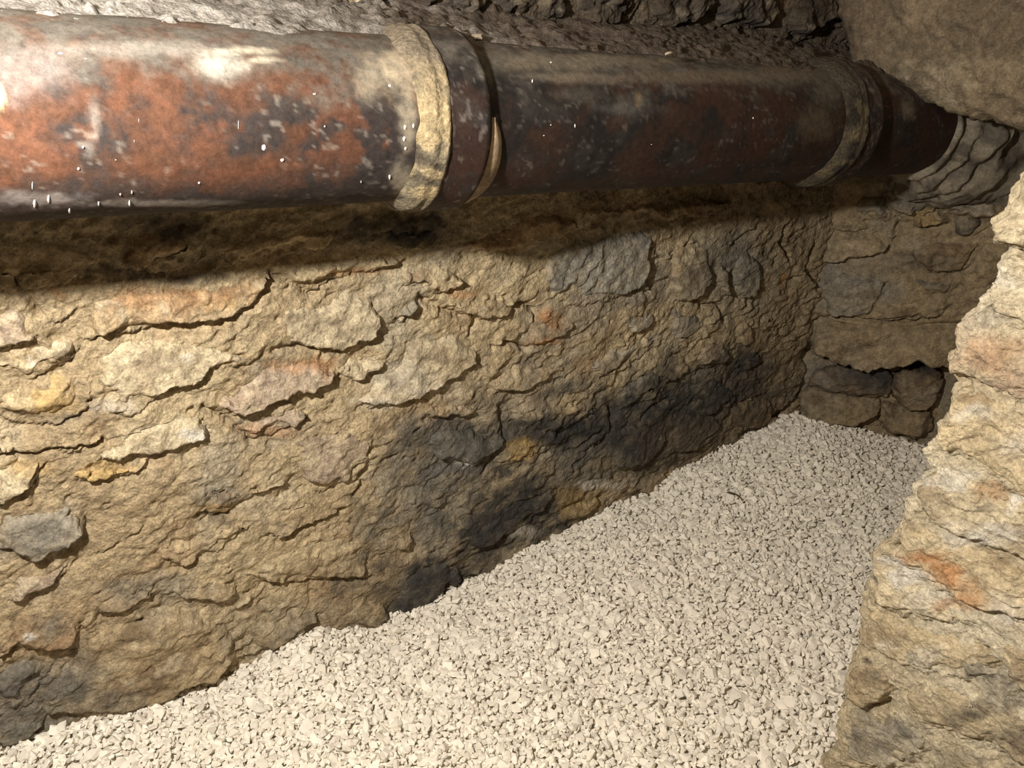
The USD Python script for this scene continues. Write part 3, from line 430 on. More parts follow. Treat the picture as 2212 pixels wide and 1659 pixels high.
J_STONES = [
 ([(2127,480),(2125,500),(2135,522),(2212,545),(2330,570),(2330,420),(2230,380),(2180,392),(2163,455)], .012, PALE*1.05),
 ([(2155,540),(2212,553),(2330,580),(2330,770),(2212,722),(2110,645),(2135,590),(2140,555)], .009, PALE*1.05),
 ([(2105,648),(2212,728),(2330,800),(2330,940),(2212,872),(2150,832),(2055,815),(2033,775),(2045,745),(2075,690)], .011, np.array([.36,.26,.185])),
 ([(2055,824),(2150,840),(2212,880),(2330,960),(2330,1130),(2212,1090),(2100,1020),(1996,965),(2025,890),(2038,850)], .010, SAND*1.2),
 ([(1985,985),(2090,1030),(2212,1100),(2330,1180),(2330,1330),(2212,1200),(2100,1170),(2010,1120),(1972,1060),(1994,1018)], .009, PALE*1.05),
 ([(1895,1182),(1960,1080),(2010,1130),(2100,1180),(2212,1215),(2330,1340),(2300,1380),(2160,1330),(2060,1290),(1960,1220)], .009, SAND*1.15),
 ([(1885,1200),(1950,1225),(2060,1300),(2110,1360),(2040,1350),(1960,1330),(1885,1290),(1870,1255)], .011, PALE*1.15),
 ([(1865,1290),(1960,1340),(2050,1365),(2130,1390),(2180,1460),(2080,1470),(1980,1450),(1900,1410),(1852,1390)], .009, SAND*1.1),
 ([(2120,1380),(2212,1370),(2330,1410),(2330,1540),(2212,1500),(2180,1450)], .010, SAND*.95),
 ([(1842,1412),(1890,1415),(1930,1450),(1935,1510),(1880,1540),(1830,1515),(1824,1470)], .016, TAN*.9),
 ([(1945,1460),(2060,1480),(2170,1490),(2212,1530),(2330,1580),(2330,1700),(2150,1620),(2020,1570),(1950,1530)], .010, SAND*.9),
 ([(1830,1530),(1900,1545),(1960,1550),(2020,1590),(2000,1640),(1900,1660),(1800,1640),(1815,1600)], .010, GREY*1.15),
 ([(2030,1595),(2120,1625),(2212,1680),(2212,1740),(2060,1740),(1990,1690)], .010, SAND*.85),
]
J_CRACKS = [([(2128,522),(2150,529),(2212,549),(2300,575)], .004, .022), ([(2035,810),(2055,820),(2072,826)], .004, .020), ([(1920,1170),(1960,1185),(2010,1190),(2060,1205),(2090,1200)], .003, .012), ([(1845,1415),(1870,1432),(1900,1460),(1930,1490)], .004, .020),
 ([(1985,1375),(2010,1382),(2025,1385)], .003, .016), ([(2140,1435),(2170,1445),(2212,1455)], .004, .018), ([(1840,1525),(1870,1530),(1920,1525)], .003, .012), ([(1878,1230),(1895,1250),(1910,1270)], .005, .016), ([(2105,1395),(2120,1405),(2135,1412)], .003, .014), ([(2120,1095),(2150,1098),(2165,1095)], .004, .016)]
J_STAINS = [(1925,1205,36,25,.95,WHITE),(1960,1240,40,22,.8,WHITE),(2120,1165,90,26,.8,WHITE),(2180,1080,50,50,.7,WHITE),(2060,1130,40,14,.4,WHITE),(2050,1040,60,16,.6,WHITE),(2150,1330,60,40,.5,WHITE),(2190,960,50,40,.6,WHITE),(2100,900,50,20,.45,WHITE),(2180,600,50,30,.5,WHITE),(2000,1420,50,24,.5,WHITE),(1990,1300,50,30,.4,WHITE),(1915,1390,50,20,.4,WHITE),
 (2000,1195,55,20,.75,RUST*1.3),(2040,1235,45,22,.75,RUST*1.3),(2085,1290,40,30,.6,RUST*1.3),(1930,1370,60,18,.6,TAN*.9),(2040,1310,30,26,.5,RUST),(2130,760,70,40,.4,RUST),(2130,1070,50,22,.45,RUST*.9),(2120,690,50,14,.4,GREY),
 (2130,1100,26,8,.85,SOOT_SHADE),(2110,1460,60,26,.7,SOOT_SHADE),(2150,1520,70,24,.55,DGREY),(2080,1545,50,24,.6,SOOT_SHADE),(2190,1590,60,50,.5,DGREY),(1895,1460,30,20,.4,DGREY),(1862,1560,30,40,.5,DGREY),(1950,1580,60,30,.45,GREY),(2160,1480,40,20,.6,SOOT_SHADE),(2070,1640,90,40,.4,DGREY),(1890,1250,16,10,.8,SOOT_SHADE),(1866,1425,16,10,.8,SOOT_SHADE),(2110,1545,24,18,.7,SOOT_SHADE),(2100,800,6,5,.9,SOOT_SHADE)]
J_STONES = [(a[0], a[1], np.asarray(a[2]) * 1.2, *a[3:]) for a in J_STONES]
q = jamb.q; hj = (fbm(q * [9, 9, 1], 3, 71) - .5) * .020 + (fbm(q * [34, 34, 1], 4, 72) - .5) * .013 + (fbm(q * [110, 110, 1], 4, 73) - .5) * .014 + (saw(q, 60, 74, -.45) - .5) * .003
jc = mix(np.broadcast_to(np.array([.53, .445, .30]), (len(q), 3)), np.array([.62, .545, .40]), sstep(.4, .65, fbm(q * [10, 10, 1], 4, 75)))
jc = mix(jc, TAN * 1.15, .45 * sstep(.5, .7, fbm(q * [8, 14, 1], 4, 76)) )
wall_right = xform('wall_right', kind='structure')
build(jamb, wall_right, J_STONES, J_CRACKS, J_STAINS, hj, jc, JAMBROCK, JAMBROCK, soft=.014, stiff=.005, depth=.012, amp=1.25)

# ------------------------------------------------------------------ the drain pipe
def axis_s(x):                                                          # axis position seen in column x
    lo, hi = -2.0, 3.0
    for _ in range(60):
        m = (lo + hi) / 2; p = PA + PV * m - EYE
        fz = p[1] * math.cos(PITCH) - p[2] * math.sin(PITCH)
        if fz > .05 and CX + FPX * p[0] / fz < x or fz <= .05: lo = m
        else: hi = m
    return lo
def tube(prof, th0=0, th1=2 * math.pi, nth=220, wob=0.0, seed=0):
    """revolves (s, r) about the pipe's axis; theta 0 = up, +90 degrees = towards the room"""
    prof = np.array(prof, float); full = abs(th1 - th0 - 2 * math.pi) < 1e-6
    th = np.linspace(th0, th1, nth, endpoint=not full); S, T = np.meshgrid(prof[:, 0], th, indexing='ij'); R = np.repeat(prof[:, 1:2], len(th), 1)
    if wob: R = R + (fbm(np.stack([S.ravel() * 30, np.cos(T.ravel()) * 3, np.sin(T.ravel()) * 3], 1), 3, seed).reshape(S.shape) - .5) * wob
    v = PA + S[..., None] * PV + R[..., None] * (np.cos(T)[..., None] * PU + np.sin(T)[..., None] * PS)
    m, n = S.shape; i, j = np.meshgrid(np.arange(m - 1), np.arange(n if full else n - 1), indexing='ij'); a, b = i * n + j, i * n + (j + 1) % n
    quad = np.stack([a, b, b + n, a + n], -1).reshape(-1, 4)
    return v.reshape(-1, 3), quad, S.ravel(), T.ravel()
def on_pipe(x, y, r=PR):                                                # (s, theta) of the pipe's surface seen at x, y
    d = ray(x, y); w = EYE - PA; dp, wp = d - PV * (d @ PV), w - PV * (w @ PV)
    a, b, c = dp @ dp, dp @ wp, wp @ wp - r * r; t = (-b - math.sqrt(max(b * b - a * c, 0))) / a
    p = EYE + d * t - PA; rr = p - PV * (p @ PV); return np.array([p @ PV, math.atan2(rr @ PS, rr @ PU)])
P_STAINS = [  # x, y, rx, ry, strength, colour, gloss
 (330,105,220,20,.5,np.array([.24,.22,.19]),0),(540,110,60,12,.8,np.array([.38,.34,.26]),0),(565,130,45,9,.75,np.array([.38,.34,.26]),0),(480,112,50,10,.6,np.array([.36,.33,.26]),0),(60,150,120,60,.45,np.array([.20,.18,.17]),.1),(480,140,60,35,.6,np.array([.50,.47,.40]),0),
 (205,270,16,60,.5,np.array([.24,.21,.18]),.1),(195,320,14,30,.4,np.array([.24,.21,.18]),.1),(-5,215,12,26,.95,np.array([.45,.40,.24]),.1),
 (800,175,40,60,.5,np.array([.36,.31,.23]),0),(860,150,50,60,.75,np.array([.38,.32,.23]),0),(880,260,24,80,.65,np.array([.36,.31,.23]),0),(870,390,30,40,.5,np.array([.36,.31,.23]),0),
 (1290,130,240,20,.8,np.array([.16,.135,.10]),0),(1200,165,90,10,.5,np.array([.18,.15,.11]),0),(1500,165,200,16,.6,np.array([.14,.115,.085]),0),(1700,160,120,22,.7,np.array([.14,.115,.085]),0),  # dust on the far lengths, darkened to paint in the lamp's falloff
 (1370,230,60,30,.5,np.array([.09,.085,.075]),.5),(1250,205,60,20,.4,np.array([.11,.095,.075]),.3),(1280,170,100,14,.5,np.array([.16,.13,.10]),.1),(1330,235,50,14,.4,np.array([.12,.11,.10]),.3),
 (1760,270,50,40,.6,np.array([.10,.078,.05]),.2),(1960,240,20,26,.6,np.array([.24,.19,.13]),.1),(1790,200,40,50,.5,np.array([.11,.09,.065]),.1),(1380,215,12,24,.6,np.array([.3,.2,.1]),.1),
 (60,430,160,20,.5,np.array([.33,.29,.27]),.2),(350,440,220,8,.5,np.array([.34,.30,.26]),.2),
]
SPECKS = [(875,275,5.5,8),(893,272,4.5,9),(873,300,5.5,9),(876,321,5,6),(842,185,6,5),(842,383,3.5,8),(610,346,6,6),(780,393,1.5,4),(180,318,4,5),(170,365,4,4),(702,273,2.2,3),(250,345,3,2.5),(515,270,2,15),(300,260,2,6),(290,305,2,4),(430,395,4,4),(260,420,3,4),(285,415,3,6),(70,400,3,16),(75,440,5,14),(105,430,5,14),(150,455,4,10),(213,440,3,8),(280,440,3,8),(570,318,8,10),(1065,182,2.5,2.5),(1190,135,4,3),(1242,272,2,6),(1113,300,1.5,2),(1190,270,2,2),(1175,293,2,2),(1407,312,3,1.5),(960,163,2,2),(540,150,3,2),(680,203,6,3),(1150,175,3,6),(1627,255,2,3),(130,115,8,3),(185,127,6,2)]
def paint(v, S, T, kind, up):
    qq = np.stack([S * 1.0, np.cos(T) * PR, np.sin(T) * PR], 1) + kind * 1.37
    big, med, fine = fbm(qq * 16, 6, 80 + kind), fbm(qq * 38, 5, 90 + kind), fbm(qq * 130, 3, 95)
    if kind == 0:
        col = mix(np.broadcast_to(np.array([.078, .037, .022]), (len(S), 3)), np.array([.034, .027, .025]), sstep(.44, .56, big * .45 + med * .35 + fine * .2))
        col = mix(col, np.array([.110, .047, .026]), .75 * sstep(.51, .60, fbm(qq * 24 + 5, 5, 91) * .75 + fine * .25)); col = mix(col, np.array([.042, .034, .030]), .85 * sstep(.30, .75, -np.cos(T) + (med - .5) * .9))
        gl = np.full(len(S), .22)
    else:
        col = mix(np.broadcast_to(np.array([.036, .020, .014]), (len(S), 3)), np.array([.016, .014, .0135]), sstep(.42, .58, big * .5 + med * .5))  # dark glaze, made darker still in place of the lamp's falloff
        col = mix(col, np.array([.050, .024, .017]), .6 * sstep(.52, .66, fbm(qq * 13 + 5, 4, 92))); col = mix(col, np.array([.05, .045, .038]), .35 * sstep(.55, .68, med) * sstep(.2, .8, np.sin(T)))
        gl = np.full(len(S), .42)
    specks = sstep(.66, .74, fbm(qq * 190, 2, 97)); col = mix(col, np.array([.42, .37, .31]), specks * (.22 if kind == 0 else .12) * sstep(.4, .6, med))
    dust = sstep(*((.42, .90) if kind == 0 else (.62, .97)), np.cos(T - up) + (med - .5) * .7 + (fine - .5) * .5); gl = gl * (1 - dust)
    col = mix(col, np.array([.25, .225, .19]) * (.42 if kind == 0 else .40), dust * (.45 + .5 * sstep(.35, .6, fbm(qq * 60, 4, 98))))
    for x, y, rx, ry, a, c, g in P_STAINS:
        o = on_pipe(x, y); A = np.stack([on_pipe(x + 4, y) - o, on_pipe(x, y + 4) - o], 1) / 4 * np.array([[rx, ry]])
        m = np.sin(T) > -.8
        k = np.where(m & (np.abs(S - o[0]) < abs(A[0]).sum() * 2.2))[0]
        if not len(k): continue
        e = np.linalg.norm(np.linalg.solve(A, np.stack([S[k] - o[0], T[k] - o[1]])).T, axis=1)
        w = a * sstep(1.25, .3, e + (med[k] - .5) * 1.3 + (fine[k] - .5) * .9); col[k] = mix(col[k], c, w); gl[k] = gl[k] * (1 - w) + g * w
    return col, gl
def wrapT(T): return (T + math.pi) % (2 * math.pi) - math.pi
s_sh0, s_sh1, s_lip = axis_s(826), axis_s(874), axis_s(966)
t_sh0, t_sh1, t_lip = axis_s(1722), axis_s(1752), axis_s(1790)
SR = .0965
def section(name, label, kind, s0, s1, sock=None, seed=0):
    root = xform(name, label=label, category='pipe', group=None)
    n = max(int((s1 - s0) / .0032), 4)
    v, f, S, T = tube([(s, PR + (.0055 * math.exp(-max(s - s0 - .045, 0) / .014) if seed > 1 else 0)) for s in np.linspace(s0, s1, n)], wob=.0016, seed=seed); T = wrapT(T)  # invented swelling past the joint, shaped to catch light and shorten the lip's shadow
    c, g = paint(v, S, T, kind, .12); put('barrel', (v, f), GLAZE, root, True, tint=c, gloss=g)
    return root
def socket(root, kind, a, b, c, pale, lab_m):
    pale = pale * .8
    # glazed socket: from the shoulder to the lip, rounded lip, inner bore
    prof = [(a, PR - .002), (a + .25 * (b - a), PR + .003), (a + .6 * (b - a), PR + .010), (b - .004, SR - .0025), (b, SR - .0012)] + [(x, SR) for x in np.linspace(b + .004, c - .007, 22)] + [(c - .003, SR - .0008), (c, SR - .004), (c - .0005, SR - .007), (c - .006, SR - .0085), (c - .03, SR - .009)]
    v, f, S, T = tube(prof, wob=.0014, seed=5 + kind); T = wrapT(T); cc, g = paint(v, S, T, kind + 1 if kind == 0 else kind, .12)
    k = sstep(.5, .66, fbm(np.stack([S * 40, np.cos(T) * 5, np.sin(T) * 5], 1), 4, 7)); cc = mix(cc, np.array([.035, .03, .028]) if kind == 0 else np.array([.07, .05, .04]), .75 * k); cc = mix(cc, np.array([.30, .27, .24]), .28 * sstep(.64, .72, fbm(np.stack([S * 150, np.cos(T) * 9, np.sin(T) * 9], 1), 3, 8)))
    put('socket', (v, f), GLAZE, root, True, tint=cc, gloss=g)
    # band of old mortar smeared over the shoulder
    th = np.linspace(0, 2 * math.pi, 240, endpoint=False)
    prof = [(a - .006, PR - .003), (a - .002, PR + .0012), (a + .2 * (b - a), PR + .0075), (a + .5 * (b - a), PR + .0125), (a + .8 * (b - a), SR - .0008), (b, SR + .0016), (b + .003, SR + .0006), (b + .005, SR - .002)]
    pp = np.array(prof); ss = np.interp(np.linspace(0, 1, 26), np.linspace(0, 1, len(pp)), pp[:, 0]); rr = np.interp(np.linspace(0, 1, 26), np.linspace(0, 1, len(pp)), pp[:, 1])
    v, f, S, T = tube(list(zip(ss, rr)), nth=300, wob=.007, seed=9 + kind); T = wrapT(T)
    qq = np.stack([S * 30, np.cos(T) * 2.5, np.sin(T) * 2.5], 1); v = v + PV * ((fbm(qq * .8, 3, 21) - .5) * .009)[:, None]
    c0 = mix(np.broadcast_to(np.array([.23, .19, .125]) * pale, (len(S), 3)), np.array([.085, .068, .048]) * pale, sstep(.42, .58, fbm(qq, 4, 22)))
    c0 = mix(c0, np.array([.40, .31, .175]) * pale, .9 * sstep(.5, .62, fbm(qq * 1.6, 4, 23)) * sstep(.2, .6, np.sin(T))); c0 = mix(c0, np.array([.19, .155, .11]) * pale, sstep(.3, .8, np.cos(T)) * .8)
    put('mortar_band', (v, f), MORTAR, root, True, tint=c0, label=lab_m)
p1 = section('drain_pipe', 'red-brown salt-glazed stoneware pipe with white paint specks, nearest length', 0, axis_s(-420) - .32, s_lip - .05, seed=1)
socket(p1, 0, s_sh0, s_sh1, s_lip, 1.0, 'pale crumbling mortar band over the socket shoulder')
p2 = section('drain_pipe', 'dark brown glazed stoneware pipe length between the two sockets', 1, s_lip - .045, t_lip - .05, seed=2)
socket(p2, 1, t_sh0, t_sh1, t_lip, .36, 'dusty brown mortar band over the far socket')  # brown mortar, its colour cut further to paint in falloff
p3 = section('drain_pipe', 'far dark pipe length entering the cement patch under the overhanging block', 2, t_lip - .045, axis_s(2000), seed=3)
# mortar squeezed out in folds where the pipe enters the cement
a_, b_ = axis_s(1962), axis_s(2020); tt_ = np.linspace(0, 1, 60)
prof = list(zip(a_ + (b_ - a_) * tt_, PR - .002 + .050 * tt_ ** .8 + .0045 * np.sin(tt_ * 19) * (tt_ > .04))) + [(b_ + x, PR + .046 + .35 * x) for x in np.linspace(.006, .13, 22)]
v, f, S, T = tube(prof, nth=240); T = wrapT(T); k_ = np.clip((S - a_) / (b_ - a_), 0, 1)
rad = v - PA; rad = rad - (rad @ PV)[:, None] * PV; rad /= np.linalg.norm(rad, axis=1, keepdims=True)
qq = np.stack([S * 26, np.cos(T) * 2.2, np.sin(T) * 2.2], 1); lump_ = (fbm(qq, 4, 201) - .5)
v = v + rad * (lump_ * .05 * np.clip(k_ * 3, 0, 1))[:, None] + PV * ((fbm(qq * [.3, 1.6, 1.6], 3, 202) - .5) * .05 * np.clip(k_ * 3, .15, 1))[:, None]
put('mortar_collar', (v, f), CEMENT, wall_back, True, tint=mix(np.broadcast_to(np.array([.20, .17, .125]), (len(v), 3)), np.array([.10, .085, .065]), sstep(.45, .62, fbm(qq * 1.7, 4, 203))), label='folds of squeezed-out mortar around the end of the pipe')
# the sliver of jointing mortar left in the near socket
def sliver():
    th = np.linspace(math.radians(78), math.radians(172), 70); k = np.sin(np.linspace(0, 1, 70) ** .8 * math.pi) ** .55
    rows = []
    for (ds, r) in [(-.012, PR), (-.012, PR + .007), (0.004, PR + .0085), (.55, PR + .0075), (.92, PR + .005), (1, PR + .001), (1, PR - .001)]:
        s = s_lip + np.where(np.abs(ds) < .02, ds, ds * .021 * k); rows.append(PA + s[:, None] * PV + r * (np.cos(th)[:, None] * PU + np.sin(th)[:, None] * PS))
    v = np.array(rows); m, n = v.shape[:2]; i, j = np.meshgrid(np.arange(m - 1), np.arange(n - 1), indexing='ij'); a = i * n + j
    return v.reshape(-1, 3), np.stack([a, a + 1, a + n + 1, a + n], -1).reshape(-1, 4)
v, f = sliver(); put('mortar_sliver', (v, f), CEMENT, p2, 40, label='thin broken wedge of mortar left in the joint', tint=None) if False else None
mv = trimesh.Trimesh(v, np.vstack([f[:, [0, 1, 2]], f[:, [0, 2, 3]]]), process=False); mv.fix_normals()
cs = mix(np.broadcast_to(np.array([.22, .165, .11]), (len(mv.vertices), 3)), np.array([.33, .25, .16]), sstep(.4, .6, fbm(mv.vertices * 60, 3, 3)))
put('mortar_sliver', mv, CEMENT, p2, True, tint=cs, label='thin broken wedge of mortar left in the joint')
# paint specks stuck on the pipe
rng = np.random.default_rng(5)
for (x, y, rx, ry) in SPECKS:
    rad = SR if 968 < x < 1055 else PR; par = p1 if x < 1055 else p2
    th = np.linspace(0, 2 * math.pi, 14, endpoint=False); wob = 1 + .25 * rng.standard_normal(14) * .6
    ring = [on_pipe(x + rx * w * math.cos(t), y + ry * w * math.sin(t), rad) for t, w in zip(th, wob)]; mid = [on_pipe(x + .5 * rx * math.cos(t), y + .5 * ry * math.sin(t), rad) for t in th]; c = on_pipe(x, y, rad)
    def at(st, r): return PA + PV * st[0] + r * (math.cos(st[1]) * PU + math.sin(st[1]) * PS)
    v = np.array([at(r, rad - .001) for r in ring] + [at(r, rad + .0006) for r in mid] + [at(c, rad + .0009)])
    k = np.arange(14); k1 = (k + 1) % 14
    f = np.concatenate([np.stack([k, k1, k1 + 14], 1), np.stack([k, k1 + 14, k + 14], 1), np.stack([k + 14, k1 + 14, np.full(14, 28)], 1)])
    mm = trimesh.Trimesh(v, f, process=False)
    if ((mm.face_normals @ (EYE - v.mean(0))) > 0).mean() < .5: mm.invert()
    put('paint_speck', mm, PAINT, par, True)

# ------------------------------------------------------------------ dirt ledge behind the pipe and chips lying on it
us = np.arange(-.42, 1.66, .0026); ts = np.linspace(0, 1, 84); UU, TT = np.meshgrid(us, ts)
def pipe_at_u(u):                                                        # pipe axis point beside wall position u
    s = ((WO + u[:, None] * WD - PA) @ WD) / (PV @ WD); return PA + s[:, None] * PV
pa = pipe_at_u(UU.ravel()); gap = (pa - WO) @ WN; zc = pa[:, 2]; t = TT.ravel()
qd = np.stack([UU.ravel(), t * .20, np.zeros_like(t)], 1)
lift = .055 * sstep(.55, .1, UU.ravel()) + .022
hgt = gap + .040 - (gap + .060) * t                                      # from the pipe's crown back into the wall
zz = zc + PR * (.95 + .07 * sstep(.1, .4, t)) + (lift + .012) * t ** 1.4 + (fbm(qd * [18, 22, 1], 4, 101) - .5) * .020 * (t > .02) + (fbm(qd * [80, 80, 1], 3, 102) - .5) * .012 * (.35 + .65 * sstep(.2, .6, UU.ravel())) + sstep(.6, .9, noise(qd * [120, 120, 1], 105)) * .005 * sstep(.35, .6, fbm(qd * [12, 12, 1], 2, 106))
zz = np.where(t < .12, zc + np.sqrt(np.clip(PR ** 2 - (hgt - gap) ** 2, 0, 1)) - .004 + (zz - zc - PR * .93) * (t / .12), zz)
v = WO + UU.ravel()[:, None] * WD + hgt[:, None] * WN; v[:, 2] = zz
n_ = len(us); i, j = np.meshgrid(np.arange(len(ts) - 1), np.arange(n_ - 1), indexing='ij'); a = i * n_ + j
dc = mix(np.broadcast_to(np.array([.27, .25, .225]), (len(v), 3)), np.array([.075, .057, .042]), sstep(.25, .75, UU.ravel() + (fbm(qd * [14, 14, 1], 3, 103) - .5) * .6)); dc = mix(dc, np.array([.07, .055, .045]), .6 * sstep(.55, .7, fbm(qd * [50, 60, 1], 3, 104)))  # dirt colour darkens to the right, painting in the lamp's falloff
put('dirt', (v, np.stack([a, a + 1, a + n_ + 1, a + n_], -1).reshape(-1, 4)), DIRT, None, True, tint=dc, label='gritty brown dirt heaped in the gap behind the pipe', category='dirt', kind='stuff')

# ------------------------------------------------------------------ gravel
BASE = [(-60,1635),(0,1615),(100,1578),(220,1545),(330,1512),(440,1482),(540,1430),(640,1372),(700,1362),(800,1358),(840,1332),(920,1295),(1000,1262),(1060,1228),(1130,1180),(1180,1165),(1250,1128),(1300,1098),(1400,1062),(1430,1032),(1500,995),(1600,950),(1680,912)]
bu = np.array([left.uv(*p) for p in BASE]); bu = bu[np.argsort(bu[:, 0])]
def gravel_z(x, y):
    p = np.stack([x, y, 0 * x], -1) - WO; u, w = p @ WD, np.clip(p @ WN, 0, None)
    z = np.interp(u, bu[:, 0], bu[:, 1]) * np.exp(-(w / .16) ** 2)
    z = z + (fbm(np.stack([x * 7, y * 7, 0 * x], -1), 2, 111) - .5) * .02
    pe = np.stack([x, y, 0 * x], -1) - EO
    return z + .03 * np.exp(-(((u - 1.52) / .10) ** 2)) * np.exp(-((w - .12) / .12) ** 2)
rng = np.random.default_rng(8)
def lump(r, n=26):
    d = rng.standard_normal((n, 3)); d /= np.linalg.norm(d, axis=1, keepdims=True); d *= np.array([1, rng.uniform(.55, .95), rng.uniform(.38, .75)]) * rng.uniform(.80, 1.12, (n, 1))
    h = trimesh.convex.convex_hull(d * r)
    return h
def inside(x, y):
    p = np.stack([x, y, 0 * x], -1); w = (p - WO) @ WN; e = (p - EO) @ EN; j = (p - JO) @ JN; js = (p - JO) @ JD
    solid = (j < -.0) & (js > .01) & (j > -.5)                            # inside the right-hand wall
    return (w > -.01) & (e > -.02) & ~solid & (y > .32) & (x < 1.15) & (x > -.95)
def spots(step, seed):
    r = np.random.default_rng(seed); gx, gy = np.meshgrid(np.arange(-.95, 1.15, step), np.arange(.32, 1.75, step)); x, y = gx.ravel() + r.uniform(-.5, .5, gx.size) * step * .95, gy.ravel() + r.uniform(-.5, .5, gx.size) * step * .95
    k = inside(x, y); return x[k], y[k]
X, Y, Rr, Zz = [], [], [], []
for step, lo, hi, dz, seed in ((.0102, .0062, .0098, .000, 1), (.0094, .0042, .0076, .0045, 2), (.0118, .0030, .0056, .0062, 4), (.018, .0064, .0118, .0062, 3)):
    x, y = spots(step, seed); r = np.random.default_rng(seed + 50).uniform(0, 1, len(x)); X.append(x); Y.append(y); Rr.append(lo + (hi - lo) * r ** 1.6); Zz.append(gravel_z(x, y) + dz - .006 + np.random.default_rng(seed + 90).uniform(-.0025, .0025, len(x)))
X, Y, Rr, Zz = map(np.concatenate, (X, Y, Rr, Zz)); N = len(X)
pos = np.stack([X, Y, Zz], 1)
from scipy.spatial.transform import Rotation
quat = Rotation.random(N, random_state=4).as_quat()
# flatten-ish: stones lie down, so turn mostly about the vertical
tilt = Rotation.from_euler('zxy', np.stack([rng.uniform(0, 2 * math.pi, N), rng.normal(0, .55, N), rng.normal(0, .55, N)], 1)); quat = tilt.as_quat()
cp = pos - EYE; fz = cp[:, 1] * math.cos(PITCH) - cp[:, 2] * math.sin(PITCH); uy = cp[:, 1] * math.sin(PITCH) + cp[:, 2] * math.cos(PITCH)
sx, sy = CX + FPX * cp[:, 0] / fz, CY - FPX * uy / fz
fore = np.where((sy > 1585) & (sy < 1655) & (sx > 60) & (sx < 1780) & (Rr > .0063) & (Zz > gravel_z(X, Y) - .0050))[0]
fore = fore[np.argsort(-sy[fore])][:300]
rest = np.setdiff1d(np.arange(N), fore)
print('gravel', N, 'single', len(fore))
for k in fore:
    m = lump(Rr[k] * 1.1, int(rng.integers(12, 20))); m.apply_transform(trimesh.transformations.quaternion_matrix(np.r_[quat[k, 3], quat[k, :3]])); m.apply_translation(pos[k])
    put('pebble', m, GRAVEL, None, 25, label='cream crushed-stone pebble lying in the nearest strip of the gravel bed', category='pebble', group='pebbles along the near edge of the gravel')
pi = UsdGeom.PointInstancer.Define(stage, '/World/gravel'); targets = []
for k in range(24):
    p = f'/World/gravel/shapes/pebble_{k:03d}'
    usdkit.mesh(stage, p, lump(1.12, int(rng.integers(12, 20))), GRAVEL, smooth=22); targets.append(p)
pi.CreatePrototypesRel().SetTargets(targets)
pi.CreateProtoIndicesAttr(Vt.IntArray.FromNumpy(rng.integers(0, 24, len(rest)).astype(np.int32)))
pi.CreatePositionsAttr(Vt.Vec3fArray.FromNumpy(pos[rest].astype(np.float32)))
pi.CreateScalesAttr(Vt.Vec3fArray.FromNumpy(np.repeat(Rr[rest, None], 3, 1).astype(np.float32)))
pi.CreateOrientationsAttr([Gf.Quath(float(a[3]), float(a[0]), float(a[1]), float(a[2])) for a in quat[rest]])
tag(pi, label='pale cream crushed gravel spread over the floor of the recess', category='gravel', kind='stuff')
gx, gy = np.meshgrid(np.arange(-.98, 1.2, .012), np.arange(.30, 1.76, .012)); n_ = gx.shape[1]
i, j = np.meshgrid(np.arange(gx.shape[0] - 1), np.arange(n_ - 1), indexing='ij'); a = i * n_ + j
put('floor', (np.stack([gx.ravel(), gy.ravel(), gravel_z(gx.ravel(), gy.ravel()) - .012], 1), np.stack([a, a + 1, a + n_ + 1, a + n_], -1).reshape(-1, 4)), GRAVEL, None, True, kind='structure')

# ------------------------------------------------------------------ the rest of the room, which throws the lamp's light back
ROOM = plain('rough_plaster', (0.52, 0.43, 0.32), var=.15, scale=9.0)
def box(lo, hi): return trimesh.creation.box(bounds=[lo, hi])
put('ceiling', box((-2.0, -1.6, 1.75), (2.2, 2.2, 1.85)), ROOM, None, False, kind='structure')
put('wall_front', box((-2.0, -1.6, -.2), (2.2, -1.5, 1.75)), ROOM, None, False, kind='structure')

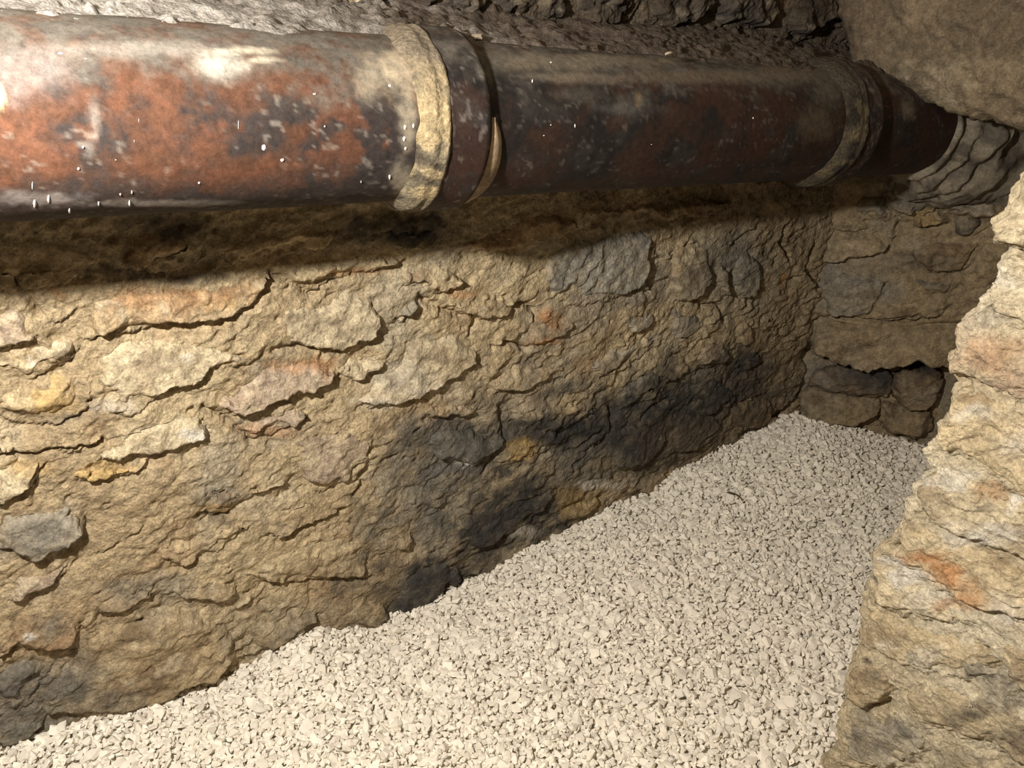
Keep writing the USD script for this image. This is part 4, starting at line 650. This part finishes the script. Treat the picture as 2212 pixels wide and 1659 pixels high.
# ------------------------------------------------------------------ small things
def on_ledge(x, y):                                                      # where the dirt over the pipe's crown is seen at x, y
    z = PA[2] + PR
    for _ in range(12):
        p = hit(x, y, Z, z); z = .5 * z + .5 * (pipe_at_u(np.array([(p - WO) @ WD]))[0, 2] + PR * 1.02)
    return p + Z * .003
def flake(x, y, w, h, label, mat, seed):
    r = np.random.default_rng(seed); c = on_ledge(x, y); d = r.standard_normal((18, 3)); d /= np.linalg.norm(d, axis=1, keepdims=True)
    m = trimesh.convex.convex_hull(d * [w / 2, w / 3, h / 2]); T = np.eye(4); T[:3, 0], T[:3, 1], T[:3, 2] = WD, -WN, Z; T[:3, 3] = c; m.apply_transform(T)
    put('mortar_flake', m, mat, None, 25, label=label, category='flake')
PALEFLAKE = plain('pale_flake', (0.34, 0.29, 0.22), var=.25)
flake(836, 64, .020, .006, 'rusty brown flake lying in the dirt by the near socket', FLAKE, 1)
flake(1032, 86, .022, .007, 'pale thin flake lying in the dirt just past the near socket', PALEFLAKE, 2)
flake(1268, 92, .016, .012, 'black lump on the dirt above the middle length of pipe', plain('coal', (.02, .02, .022)), 3)
flake(1355, 106, .020, .007, 'dark shiny chip on the top edge of the middle pipe length', plain('dark_chip', (.05, .04, .035), .3), 4)
flake(1655, 124, .050, .012, 'long pale mortar flake lying on the pipe before the far socket', PALEFLAKE, 5)
flake(1445, 122, .014, .006, 'small grey chip between the shiny chip and the long pale flake', PALEFLAKE, 6)
def rod(p, r, n=7):
    p = np.asarray(p); v = []; t = np.gradient(p, axis=0); t /= np.linalg.norm(t, axis=1, keepdims=True)
    for i in range(len(p)):
        a = np.cross(t[i], Z); a /= np.linalg.norm(a); b = np.cross(t[i], a); k = np.linspace(0, 2 * math.pi, n, endpoint=False)
        v.append(p[i] + r * (1 - .6 * i / len(p)) * (np.cos(k)[:, None] * a + np.sin(k)[:, None] * b))
    v = np.concatenate(v); f = []
    for i in range(len(p) - 1):
        for k in range(n): a, b = i * n + k, i * n + (k + 1) % n; f += [[a, b, b + n], [a, b + n, a + n]]
    m = trimesh.Trimesh(v, f, process=False); m.fix_normals(); return m
g0, g1 = hit(1571, 1067, Z, .012), hit(1604, 1083, Z, .012)
tt = np.linspace(0, 1, 8)[:, None]; put('twig', rod(g0 + (g1 - g0) * tt + Z * (.006 * np.sin(tt * math.pi) + .003), .0022), TWIG, None, True, label='short dark curved twig lying on the gravel', category='twig')
